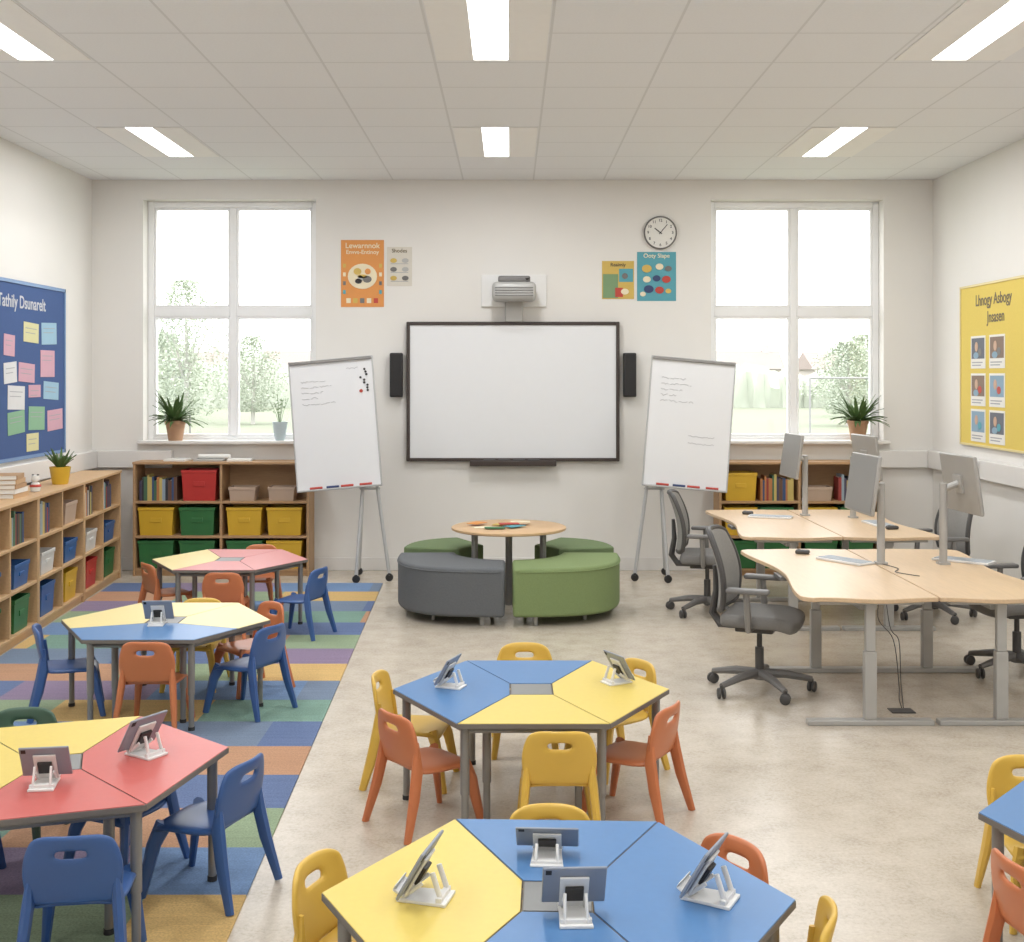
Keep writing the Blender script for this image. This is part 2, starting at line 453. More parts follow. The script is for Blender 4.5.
# ------------------------------------------------------------------ hexagonal tables
def hex_table(x, y, rot, Rr, cols, label, z=0.0, wide=False):
    H = 0.52
    r = root('hexagonal_table', label, 'table', (x, y, z), rot)
    P = [Vector((Rr * math.cos(R(a)), Rr * math.sin(R(a)))) for a in (0, 60, 120, 180, 240, 300)]
    cw, cd = 0.10, 0.10
    q = [Vector((cw, cd)), Vector((-cw, cd)), Vector((-cw, -cd)), Vector((cw, -cd))]
    if wide:
        ml, mr = P[3].lerp(P[4], .45), P[0].lerp(P[5], .45)
        segs = [[P[1], P[2], q[1], q[0]], [P[2], P[3], ml, q[2], q[1]], [P[0], P[1], q[0], q[3], mr], [P[4], P[5], mr, q[3], q[2], ml]]
    else:
        segs = [[P[1], P[2], q[1], q[0]], [P[2], P[3], P[4], q[2], q[1]], [P[0], P[1], q[0], q[3], P[5]], [P[4], P[5], q[3], q[2]]]
    def inset(poly, d):
        n = len(poly); out = []
        ar = sum(poly[i].x * poly[(i + 1) % n].y - poly[(i + 1) % n].x * poly[i].y for i in range(n))
        if ar < 0: poly = poly[::-1]
        for i in range(n):
            a, b_, c = poly[i - 1], poly[i], poly[(i + 1) % n]
            d1 = (b_ - a).normalized(); d2 = (c - b_).normalized()
            n1 = Vector((-d1.y, d1.x)); n2 = Vector((-d2.y, d2.x))
            k = (n1 + n2); k = k / max(0.3, k.dot(n1))
            out.append(b_ + k * d)
        return out
    for poly, c in zip(segs, cols):
        b = MB(); b.prism(inset(poly, 0.0008), H - 0.024, H - 0.0035)
        b.mi = 1; b.prism(inset(poly, 0.0028), H - 0.0035, H)
        o = b.obj('tabletop_panel', [EDGE, TB[c]], r, smooth=False, bevel=0.001, bseg=1); o['label'] = '%s laminate tabletop panel' % c
    b = MB(); b.prism(inset(q, 0.0015), H - 0.024, H - 0.004); b.mi = 1; b.prism(inset(q, 0.006), H - 0.004, H - .001)
    b.obj('centre_panel', [EDGE, CENTREG], r, smooth=False)
    b = MB()
    k = 0.90
    for i in range(6):
        a, c = P[i] * k, P[(i + 1) % 6] * k
        b.tube([(a.x, a.y, H - 0.045), (c.x, c.y, H - 0.045)], 0.012, 8)
    for i, qq in ((1, q[0]), (2, q[1]), (4, q[2]), (5, q[3])):
        b.tube([(P[i].x * k, P[i].y * k, H - 0.045), (qq.x, qq.y, H - 0.045)], 0.012, 8)
    b.obj('frame', STEEL, r)
    LP = [p * k for p in P] + [P[4] * 0.62, P[5] * 0.62]
    for p in LP:
        b = MB(); b.tube([(p.x, p.y, H - 0.025), (p.x, p.y, 0.20)], 0.020, 12); b.tube([(p.x, p.y, 0.20), (p.x, p.y, 0.02)], 0.016, 12)
        b.mi = 1; b.tube([(p.x, p.y, 0.02), (p.x, p.y, 0.0)], 0.019, 12)
        b.obj('leg', [STEEL, RUB], r)
    return r
hex_table(.10, 5.66, 0, .653, ('blue', 'blue', 'yellow', 'yellow'), 'hexagonal school table with blue and yellow panels')
hex_table(.134, 3.41, -2, .675, ('blue', 'yellow', 'blue', 'blue'), 'hexagonal school table, three blue panels and one yellow')
hex_table(-2.07, 7.22, 0, .63, ('cream', 'cream', 'cream', 'blue'), 'hexagonal school table with pale yellow and blue panels on rug', RZ, True)
hex_table(-2.24, 9.6, 0, .625, ('pink', 'cream', 'pink', 'pink'), 'hexagonal school table with pink and pale yellow panels on rug', RZ)
hex_table(-1.73, 4.55, 18, .65, ('yellow', 'yellow', 'red', 'red'), 'hexagonal school table with red and yellow panels on rug', RZ)
hex_table(2.21, 3.93, -12, .64, ('blue', 'blue', 'yellow', 'blue'), 'hexagonal school table with blue panels')

# ------------------------------------------------------------------ tablets on stands
TM = Matrix.Translation((0, .030, .018)) @ Matrix.Rotation(R(30), 4, 'X')
def t_stand():
    r = root('tablet_stand', 'white folding tablet stand on a school table', 'tablet stand')
    b = MB(); b.prism([(-.045, -.085), (.045, -.085), (.040, .0), (.040, .045), (-.040, .045), (-.040, 0)], 0, .009); b.obj('base', WHITE, r, bevel=.002)
    b = MB()
    for sx in (-1, 1):
        b.tube([(sx * .030, -.070, .010), (sx * .028, -.046, .078)], .008, 8, sx=.6)
        b.tube([(sx * .030, .030, .010), (sx * .030, -.020, .050)], .006, 8, sx=.6)
    b.box((0, -.066, .014), (.084, .016, .014)); b.obj('strut', WHITE, r, bevel=.002)
    b = MB(); b.box((0, -.006, .058), (.078, .007, .11), TM); b.box((0, .010, .0), (.084, .034, .007), TM); b.box((0, .026, .006), (.084, .004, .014), TM)
    b.obj('cradle', WHITE, r, bevel=.002)
    b = MB(); b.box((0, -.0150, .060), (.050, .010, .050), TM); b.obj('pad', BLACK, r, bevel=.002)
    return r
def tablet():
    r = root('tablet', 'grey tablet computer leaning on a stand', 'tablet')
    b = MB(); b.box((0, .0025, .075), (.172, .008, .138), TM); b.obj('casing', TABB, r, bevel=.0035)
    b = MB(); b.box((0, .0070, .075), (.158, .0012, .124), TM); b.obj('screen', SCR, r)
    b = MB(); b.box((-.070, -.002, .129), (.016, .002, .016), TM); b.obj('camera_lens', BLACK, r)
    return r
def tab(x, y, rz, z=0.52, tb=True, s=1.0, sz=1.0):
    o = use('ts', t_stand, (x, y, z), rz, group='tablet stands'); o.scale = (s, s, s * sz)
    o = use('tb', tablet, (x, y, z), rz, group='tablets'); o.scale = (s, s, s * sz)
tab(-.30, 5.70, 70); tab(.53, 5.78, -62)
tab(-.26, 3.40, 76, s=1.12); tab(.175, 3.29, 2, s=1.02); tab(.545, 3.40, 62, s=1.12); tab(.115, 3.70, -3, s=1.12, sz=.62)
tab(-2.08, 7.10, 3, .528); tab(-1.67, 4.32, 8, .528); tab(-1.43, 4.66, 60, .528, s=1.08)

# ------------------------------------------------------------------ breakout seating
CX, CY = -0.01, 10.45
def ottoman(a0, a1, mat, label, pw=3.2):
    r = root('curved_ottoman', label, 'ottoman', (CX, CY, 0), 0, 'modular ring seats')
    n = 22; ri, ro, HH = .46, .945, .465
    def se(rad, a, p):
        c, s = math.cos(R(a)), math.sin(R(a)); k = (abs(c) ** p + abs(s) ** p) ** (-1 / p)
        return (rad * k * c, rad * k * s)
    pts = [se(ro, a0 + (a1 - a0) * i / n, pw) for i in range(n + 1)]
    pts += [se(ri, a1 + (-1.5) - (a1 - a0 - 3) * i / n, 2.0) for i in range(n + 1)]
    MB().prism(pts, .075, HH).obj('upholstery', mat, r, bevel=.028, bseg=4, ang=50)
    b = MB(); b.tube([(*se(ro + .002, a0 + 3 + (a1 - a0 - 6) * i / n, pw), HH - .03) for i in range(n + 1)], .005, 6); b.obj('piping', mat, r)
    for a in (a0 + 12, (a0 + a1) / 2, a1 - 12):
        for rr in (ri + .10, ro - .06):
            x, y = rr * math.cos(R(a)), rr * math.sin(R(a))
            MB().tube([(x, y, .08), (x, y, 0)], [.020, .016], 10).obj('foot', SILVER, r)
ottoman(183, 268, GREYS, 'curved charcoal upholstered seat around the round table')
ottoman(272, 357, GREENS, 'curved olive green upholstered seat around the round table')
ottoman(16, 62, GREENS2, 'curved green upholstered seat behind the round table')
ottoman(118, 164, GREENS2, 'curved green upholstered seat behind the round table')
r = root('round_table', 'round light wood table with grey steel legs', 'table', (CX, CY + .0, 0))
MB().lathe([(.485, .655), (.5, .662), (.5, .678), (.485, .685)], seg=48).obj('tabletop', TABW, r)
for a in (45, 135, 225, 315):
    x, y = .42 * math.cos(R(a + 0)), .30 * math.sin(R(a + 0))
    MB().tube([(x, y, .655), (x, y, 0)], .022, 12).obj('leg', STEEL, r)
MB().tube([(0, 0, .655), (0, 0, .0)], .03, 12).obj('column', STEEL, r)
for i, (x, y, rz, c) in enumerate(((-.22, -.1, 20, CREAMP), (-.05, .05, -15, SAND), (-.12, -.2, 5, BIN['green']), (.05, -.12, 40, TEAL), (-.28, .06, 60, ORANGEP), (.0, -.02, 10, BRED), (.1, .08, 0, CREAMP))):
    o = MB().box((0, 0, .002), (.17, .11, .004)).obj('picture_card', c, None, (CX + x, CY + y, .685 + i * .0045), (0, 0, R(rz))); tag(o, 'bright coloured picture card lying on the round table', 'card', 'cards on the round table')

# ------------------------------------------------------------------ interactive board, projector, speakers, clock
PX = 0.01025
def bx(p): return (p - 510) * PX
def bz(p): return 2 - (p - 375) * PX
x0, x1, z0, z1 = bx(407), bx(619), bz(461), bz(322)
r = root('interactive_whiteboard', 'large dark-framed interactive whiteboard mounted on the wall', 'whiteboard', ((x0 + x1) / 2, YB, (z0 + z1) / 2))
hw, hh = (x1 - x0) / 2, (z1 - z0) / 2
b = MB(); ft = .035
b.box2((-hw, -.07, -hh), (-hw + ft, -.0, hh)); b.box2((hw - ft, -.07, -hh), (hw, 0, hh)); b.box2((-hw + ft, -.07, -hh), (hw - ft, 0, -hh + ft)); b.box2((-hw + ft, -.07, hh - ft), (hw - ft, 0, hh))
b.obj('frame', FRAMEB, r, bevel=.006)
MB().box2((-hw + ft, -.055, -hh + ft), (hw - ft, -.001, hh - ft)).obj('screen', WBOARD, r)
b = MB(); b.box2((-.44, -.13, -hh - .045), (.44, -.05, -hh + .01)); b.obj('pen_tray', FRAMEB, r, bevel=.008)
b = MB()
for i, xx in enumerate((-.3, -.15, .0, .15)): b.tube([(xx, -.09, -hh + .018), (xx + .12, -.09, -hh + .018)], .008, 8)
b.obj('pens', DARK, r)
for px in (397, 629):
    r = root('wall_speaker', 'slim black speaker mounted beside the interactive whiteboard', 'speaker', (bx(px), YB, bz(375)), 0, 'wall speakers')
    MB().box2((-.065, -.11, -.225), (.065, -.01, .225)).obj('casing', BLACK, r, bevel=.012)
    MB().box2((-.055, -.117, -.21), (.055, -.109, .21)).obj('grille', M('speaker_grille', (44, 42, 42), .8, var=.3, scale=200), r, bevel=.004)
    MB().box2((-.03, -.012, -.05), (.03, 0, .05)).obj('bracket', DARK, r)
r = root('projector', 'grey short-throw projector on a white wall plate', 'projector', (bx(514), YB, bz(291)))
MB().box2((-.335, -.03, -.165), (.335, 0, .165)).obj('wall_plate', WHITE, r, bevel=.008)
b = MB(); b.box2((-.22, -.38, -.12), (.22, -.06, .07)); b.obj('body', SILVER, r, bevel=.05, bseg=4)
MB().box2((-.16, -.34, .065), (.16, -.10, .13)).obj('top_cover', MIDG, r, bevel=.02, bseg=3)
b = MB()
for i in range(4): b.box2((-.19, -.386, -.075 + i * .026), (.19, -.374, -.066 + i * .026))
b.obj('front_grille', MIDG, r, bevel=.002)
b = MB(); b.tube([(.13, -.30, .065), (.13, -.32, .115)], .03, 16); b.obj('lens', BLACK, r)
b = MB(); b.box2((-.09, -.10, -.32), (.09, -.001, -.10)); b.obj('mount_arm', SILVER, r, bevel=.01)
r = root('wall_clock', 'round white wall clock with black hands', 'clock', (bx(660), YB, bz(233)))
TC = Matrix.Rotation(R(90), 4, 'X')
MB().lathe([(.165, 0), (.17, .01), (.17, .035), (.160, .045), (.155, .03)], seg=40, T=TC).obj('rim', MIDG, r)
MB().lathe([(.156, .0), (.156, .031)], seg=40, T=TC).obj('dial', PAPER, r)
for i in range(12):
    a = R(90 - i * 30 - 30)
    n = mkobj('numeral', textmesh(str(i + 1), .040, INK), r, (.125 * math.cos(a), -.0325, .125 * math.sin(a)), (R(90), 0, 0))
def hand(name, ang, L, wd):
    b = MB(); tm = Matrix.Rotation(R(ang), 4, 'Y'); b.box2((-wd, -.037, -.02), (wd, -.035, L), tm); b.obj(name, INK, r)
hand('hour_hand', 308, .075, .005); hand('minute_hand', 40, .11, .0035)
MB().lathe([(.008, .03), (.008, .04)], seg=12, T=TC).obj('hub', INK, r)

def flat(name, parent, mat, xa, za, xb, zb, y=-.006, t=.002, rot=0):
    return MB().box((0, 0, 0), (abs(xb - xa), t, abs(zb - za))).obj(name, mat, parent, ((xa + xb) / 2, y, (za + zb) / 2), (0, R(rot), 0), smooth=False)
def disc(name, parent, mat, x, z, rx, rz_, y=-.008):
    return MB().lathe([(1, 0), (1, .002)], seg=24, T=Matrix.Translation((x, y, z)) @ Matrix.Rotation(R(90), 4, 'X') @ Matrix.Diagonal((rx, rz_, 1, 1))).obj(name, mat, parent, smooth=False)
def poster(pa, pb, qa, qb, mat, label):
    xa, xb, za, zb = bx(pa), bx(pb), bz(qb), bz(qa)
    r = root('poster', label, 'poster', ((xa + xb) / 2, YB, (za + zb) / 2))
    hw, hh = (xb - xa) / 2, (zb - za) / 2
    flat('sheet', r, mat, -hw, -hh, hw, hh, -.003)
    return r, hw, hh
r, hw, hh = poster(341, 384, 240, 307, ORANGEP, 'orange educational poster with pale title and circular drawing')
text('Lewarnnok', .078, CREAMP, r, 0, hh - .06, -.005); text('Envvs-Entinoy', .060, CREAMP, r, 0, hh - .125, -.005)
disc('picture', r, CREAMP, 0, -.03, .15, .13)
for x, z, rx_, rz_, c in ((-.05, .02, .04, .035, SAND), (.05, -.06, .045, .035, MIDG), (-.04, -.08, .035, .025, INK), (.055, .02, .03, .03, ORANGEP), (-.0, -.03, .05, .02, SAND), (-.02, -.05, .03, .03, SILVER)):
    disc('picture', r, c, x, z, rx_, rz_, -.011)
for i, c in zip(range(-2, 3), (CREAMP, SAND, MIDG, CREAMP, BRED)): flat('picture', r, c, i * .07 - .025, -hh + .04, i * .07 + .02, -hh + .09, -.005)
for sx in (-1, 1):
    for j in range(4): flat('picture', r, (SAND, CREAMP, MIDG, TEAL)[j], sx * .185 - .014, .08 - j * .09 - .02, sx * .185 + .014, .08 - j * .09 + .02, -.005)
r, hw, hh = poster(387, 412, 247, 286, M('poster_grey_cream', (214, 208, 196), .7), 'small cream poster with sketches')
text('Shodes', .055, TITLE, r, 0, hh - .04, -.005)
for i in range(6): disc('picture', r, (SAND, SILVER, MIDG, SILVER, SAND, MIDG)[i], -.06 + (i % 2) * .12, .06 - (i // 2) * .09, .034, .024)
for i in range(3): flat('picture', r, FAINT, -.09, .025 - i * .09, .09, .030 - i * .09, -.005)
r, hw, hh = poster(602, 634, 261, 299, SAND, 'yellow and green alphabet poster')
flat('picture', r, M('poster_green', (120, 150, 110), .6), -hw + .01, -hh + .01, .0, .06, -.005); flat('picture', r, TEAL, 0.01, -.02, hw - .01, hh - .08, -.005)
flat('picture', r, BRED, -.03, -hh + .02, .05, -.08, -.007); text('Reaimly', .05, INK, r, 0, hh - .04, -.005)
disc('picture', r, CREAMP, .07, -.12, .04, .03, -.008); disc('picture', r, MIDG, .07, .04, .03, .03, -.008)
r, hw, hh = poster(637, 676, 252, 301, TEAL, 'teal poster with coloured shapes')
text('Ooty Slape', .06, CREAMP, r, 0, hh - .04, -.005)
for i, (x, z, c, s) in enumerate(((-.1, .08, SAND, .05), (.03, .10, CREAMP, .04), (.12, .08, MIDG, .035), (.1, -.03, BRED, .045), (-.10, -.03, CREAMP, .04), (0, -.02, BNAVY, .04), (-.08, -.13, BNAVY, .05), (.03, -.14, BRED, .045), (.12, -.15, SAND, .03), (-.14, -.18, CREAMP, .03))):
    disc('picture', r, c, x, z, s, s * .8)

# ------------------------------------------------------------------ side notice boards
YA, YC = 9.1, 11.50
r = root('blue_noticeboard', 'blue wall noticeboard with coloured paper notes', 'noticeboard', (XL, (YA + YC) / 2, (1.26 + 2.82) / 2), 90)
hw, hh = (YC - YA) / 2, .78
MB().box2((-hw, -.02, -hh), (hw, -.001, hh)).obj('panel', NBLUE, r)
b = MB()
for a, c in (((-hw, -.03, -hh), (-hw + .03, 0, hh)), ((hw - .03, -.03, -hh), (hw, 0, hh)), ((-hw, -.03, -hh), (hw, 0, -hh + .03)), ((-hw, -.03, hh - .03), (hw, 0, hh))): b.box2(a, c)
b.obj('frame', M('board_frame_blue', (110, 140, 180), .5), r)
text('Tathily Dsunarelt', .155, BAND, r, 10.50 - (YA + YC) / 2, 2.63 - 2.04, -.022, sx=.95)
def lwall(px, py):
    Y = 1200 * 4.285 / (510 - px); return Y - (YA + YC) / 2, 2 - (py - 375) * Y / 1200 - 2.04
for i, (a, c, d, e, k, rt) in enumerate(((21, 322, 36, 343, 3, 2), (39, 322, 54, 345, 4, -2), (1, 334, 12, 356, 1, 3), (38, 350, 52, 377, 1, 0), (1, 362, 14, 383, 0, -4), (16, 363, 32, 382, 1, 3),
    (5, 386, 22, 409, 0, 2), (26, 385, 38, 397, 1, 0), (41, 382, 56, 399, 4, 3), (5, 412, 22, 433, 2, -3), (26, 407, 42, 429, 2, 2), (45, 410, 60, 429, 1, -2), (24, 434, 36, 450, 3, 0))):
    xa, za = lwall(a, c); xb, zb = lwall(d, e)
    flat('paper_note', r, NOTE[k], xa, min(za, zb), xb, max(za, zb), -.023, .003, rt)
    zt_ = max(za, zb)
    for q_ in range(2): flat('note_writing', r, FAINT, xa + .04, zt_ - .055 - q_ * .04, xb - .05 - q_ * .03, zt_ - .049 - q_ * .04, -.0255, .001, rt)
for i in range(12):
    x = -hw + .15 + (i % 4) * .24; z = .28 - (i // 4) * .38
    if x + .19 > -.35: continue
    flat('paper_note', r, NOTE[i % 5], x, z - .11, x + .19, z + .11, -.023, .003, random.uniform(-4, 4))
YA, YC = 9.75, 11.50
YM = (YA + YC) / 2
r = root('yellow_noticeboard', 'yellow wall display board with photo cards', 'noticeboard', (XR, YM, 2.09), -90)
hw, hh = (YC - YA) / 2, .75
MB().box2((-hw, -.02, -hh), (hw, -.001, hh)).obj('panel', NYEL, r)
b = MB()
for a, c in (((-hw, -.028, -hh), (-hw + .02, 0, hh)), ((hw - .02, -.028, -hh), (hw, 0, hh)), ((-hw, -.028, -hh), (hw, 0, -hh + .02)), ((-hw, -.028, hh - .02), (hw, 0, hh))): b.box2(a, c)
b.obj('frame', M('board_frame_yellow', (222, 206, 150), .5), r)
text('Lhnogy Asbogy', .145, TITLE, r, -(10.72 - YM), .59, -.022, sx=.9); text('Jnsasen', .145, TITLE, r, -(10.66 - YM), .43, -.022, sx=.9)
for i, px in enumerate((980.5, 999.5)):
    for j, (z0_, c) in enumerate(((.12, MIDG), (-.225, BRED), (-.555, TEAL))):
        Y = 1200 * 4.336 / (px - 510); x = -(Y - YM)
        w_ = .17
        flat('photo_card', r, PAPER, x - w_, z0_ - .15, x + w_, z0_ + .15, -.022, .003)
        flat('photo_card', r, (M('photo_slate', (96, 100, 110), .6), M('photo_brown', (130, 108, 92), .6), M('photo_sky', (132, 160, 180), .6))[(i + j) % 3], x - w_ + .02, z0_ - .06, x + w_ - .02, z0_ + .13, -.024, .002)
        disc('photo_card', r, M('skin_tone_print', (196, 162, 138), .6), x - .03, z0_ + .05, .035, .045, -.026)
        disc('photo_card', r, M('photo_sky', (132, 160, 180), .6), x - .04, z0_ - .03, .06, .03, -.026)
        disc('photo_card', r, c, x + .05, z0_ + .0, .04, .035, -.026)
        flat('photo_card', r, FAINT, x - w_ + .03, z0_ - .10, x + w_ - .06, z0_ - .09, -.024, .002); flat('photo_card', r, FAINT, x - w_ + .03, z0_ - .125, x + w_ - .1, z0_ - .115, -.024, .002)
for yy in (11.55, 11.05):
    r = root('wall_socket', 'small white power socket on the wall trunking', 'socket', (XR - .07, yy, 1.14), -90, 'trunking sockets')
    MB().box2((-.14, -.025, -.07), (.14, -.001, .07)).obj('face_plate', WHITE, r, bevel=.005)
    b = MB(); b.box2((-.09, -.028, -.03), (-.03, -.024, .03)); b.box2((.03, -.028, -.03), (.09, -.024, .03)); b.obj('outlets', DARK, r)

# ------------------------------------------------------------------ shelving
def shelf_unit(name, Wd, H, D, cols, zs, mat, label, loc, rz, group):
    r = root(name, label, 'bookcase', loc, rz, group)
    t = .024
    b = MB(); b.box2((0, 0, 0), (t, D, H - t)); b.box2((Wd - t, 0, 0), (Wd, D, H - t)); b.box2((-.004, -.008, H - t), (Wd + .004, D, H))
    b.box2((t, D - .01, .05), (Wd - t, D, H - t)); b.box2((t, .02, 0), (Wd - t, .04, zs[0] - t))
    b.obj('body', mat, r, bevel=.002, bseg=1)
    for z in zs: MB().box2((t, 0.004, z - t), (Wd - t, D - .01, z)).obj('shelf', mat, r, bevel=.002, bseg=1)
    for i in range(1, cols):
        x = Wd * i / cols
        for j, z in enumerate(zs):
            zt = (zs[j + 1] - t) if j + 1 < len(zs) else H - t
            MB().box2((x - t / 2, 0.004, z), (x + t / 2, D - .01, zt)).obj('divider', mat, r)
    return r
def place(o, rt, x, y, z, rz=0):
    o.matrix_world = Matrix.Translation(rt.location) @ Matrix.Rotation(rt.rotation_euler.z, 4, 'Z') @ Matrix.Translation((x, y, z)) @ Matrix.Rotation(R(rz), 4, 'Z')
BC = {}
def sbin(c, w_, d, h, rt, x, y, z, what='open shelf'):
    key = (c, w_, d, h)
    if key not in BC:
        b = MB(); k = .88
        def ring(s, zz): return [(-w_ / 2 * s, -d / 2 * s, zz), (w_ / 2 * s, -d / 2 * s, zz), (w_ / 2 * s, d / 2 * s, zz), (-w_ / 2 * s, d / 2 * s, zz)]
        vs = ring(k, 0) + ring(.965, h - .03) + ring(1, h - .03) + ring(1, h) + ring(.95, h) + ring(k - .04, .01)
        fs = [(3, 2, 1, 0)]
        for j in range(5):
            for i in range(4): fs.append((j * 4 + i, j * 4 + (i + 1) % 4, (j + 1) * 4 + (i + 1) % 4, (j + 1) * 4 + i))
        fs.append((20, 21, 22, 23)); b.add(vs, fs)
        if c not in ('beige',):
            b.box((0, -d / 2 * .93 - .004, h * .55), (w_ * .32, .008, h * .16))
        BC[key] = b.mesh('storage_bin', BIN[c])
        bm = bmesh.new(); bm.from_mesh(BC[key]); bmesh.ops.recalc_face_normals(bm, faces=bm.faces); bm.to_mesh(BC[key]); bm.free()
    n = 'storage_basket' if c == 'beige' else 'storage_bin'
    o = mkobj(n, BC[key], None, bevel=.004)
    tag(o, '%s plastic storage %s on %s' % (c, 'basket' if c == 'beige' else 'bin', what), 'storage bin', '%s storage bins' % c)
    place(o, rt, x, y, z); return o
bookm = MB(); bookm.box2((0, 0, 0), (.06, 1, 1)); bookm.box2((.94, 0, 0), (1, 1, 1)); bookm.box2((.06, 0, 0), (.94, .03, 1)); bookm.mi = 1; bookm.box2((.06, .03, .02), (.94, .97, .98))
BOOK = bookm.mesh('book', [PAPER, PAPER], smooth=False)
BM = [M('book_%d' % i, c, .6) for i, c in enumerate(((150, 62, 56), (58, 80, 118), (196, 176, 104), (76, 110, 84), (206, 202, 192), (104, 76, 60), (76, 70, 90), (182, 122, 74), (146, 162, 172), (50, 50, 54)))]
def books(rt, x, xe, y, z, where, hmax=.27):
    while x < xe - .02:
        t = random.uniform(.016, .036); h = random.uniform(.72, 1) * hmax; d = random.uniform(.15, .2)
        if x + t > xe: break
        o = bpy.data.objects.new('book', BOOK); COL.objects.link(o)
        o.material_slots[0].link = 'OBJECT'; o.material_slots[0].material = random.choice(BM)
        tag(o, 'upright book on %s' % where, 'book', 'books on %s' % where)
        place(o, rt, x, y, z); o.scale = (t, d, h); x += t + .001
zs = [.07, .40, .745]
u = shelf_unit('bookcase', 1.75, 1.135, .34, 2, zs, OAK, 'low oak bookcase with storage bins under a window', (-3.75, 11.93, 0), 0, 'low bookcases')
for c, x, z in (('yellow', .22, 1), ('green', .63, 1), ('yellow', 1.10, 1), ('yellow', 1.50, 1), ('green', .22, 0), ('green', .63, 0), ('green', 1.10, 0), ('yellow', 1.50, 0), ('red', .65, 2)):
    sbin(c, .36, .29, .28 if c != 'red' else .31, u, x, .165, zs[z], 'the oak bookcase')
for x in (1.08, 1.47): sbin('beige', .27, .22, .14, u, x, .13, zs[2], 'the oak bookcase')
books(u, .05, .44, .05, zs[2], 'the oak bookcase')
u2 = shelf_unit('bookcase', 1.6, 1.135, .34, 2, zs, OAK, 'low oak bookcase with bins behind the desks', (2.08, 11.93, 0), 0, 'low bookcases')
for c, x, z in (('yellow', .22, 2), ('yellow', .22, 1), ('green', .58, 1), ('yellow', 1.02, 1), ('green', 1.38, 1), ('green', .22, 0), ('green', .58, 0), ('green', 1.02, 0), ('green', 1.38, 0)):
    sbin(c, .33, .29, .28, u2, x, .165, zs[z], 'the oak bookcase')
sbin('beige', .27, .22, .14, u2, 1.0, .13, zs[2], 'the oak bookcase')
books(u2, .42, .77, .05, zs[2], 'the oak bookcase'); books(u2, 1.2, 1.55, .05, zs[2], 'the oak bookcase')
# side wall units
ang = math.degrees(math.atan2(11.86 - 8.1, -3.84 + 3.585))
d = Vector((math.cos(R(ang)), math.sin(R(ang)), 0)); p0 = Vector((-3.585, 8.10, 0)); UW = 1.25
zl = [.08, .41, .735]; LU = []
for i in range(3):
    LU.append(shelf_unit('bookcase', UW - .004, 1.06, .38, 2, zl, BIRCH, 'low birch bookcase unit along the side wall', p0 + d * UW * i, ang, 'birch bookcase units'))
fill = {(0, 0, 0): 'green', (0, 1, 0): 'green', (0, 0, 1): 'blue', (0, 1, 1): 'blue', (0, 1, 2): 'books', (0, 0, 2): 'books',
        (1, 0, 0): 'blue', (1, 1, 0): 'yellow', (1, 0, 1): 'white', (1, 1, 1): 'blue', (1, 0, 2): 'books', (1, 1, 2): 'beige',
        (2, 0, 0): 'red', (2, 1, 0): 'green', (2, 0, 1): 'white', (2, 1, 1): 'blue', (2, 0, 2): 'books', (2, 1, 2): 'books'}
for (i, j, k), c in fill.items():
    xx = UW * (.25 + .5 * j)
    if c == 'books': books(LU[i], xx - .24, xx + .06, .03, zl[k], 'the birch bookcase', .27)
    else:
        h = .25 if k == 0 else .18
        sbin(c, .34, .28, h, LU[i], xx - .0, .16, zl[k], 'the birch bookcase')
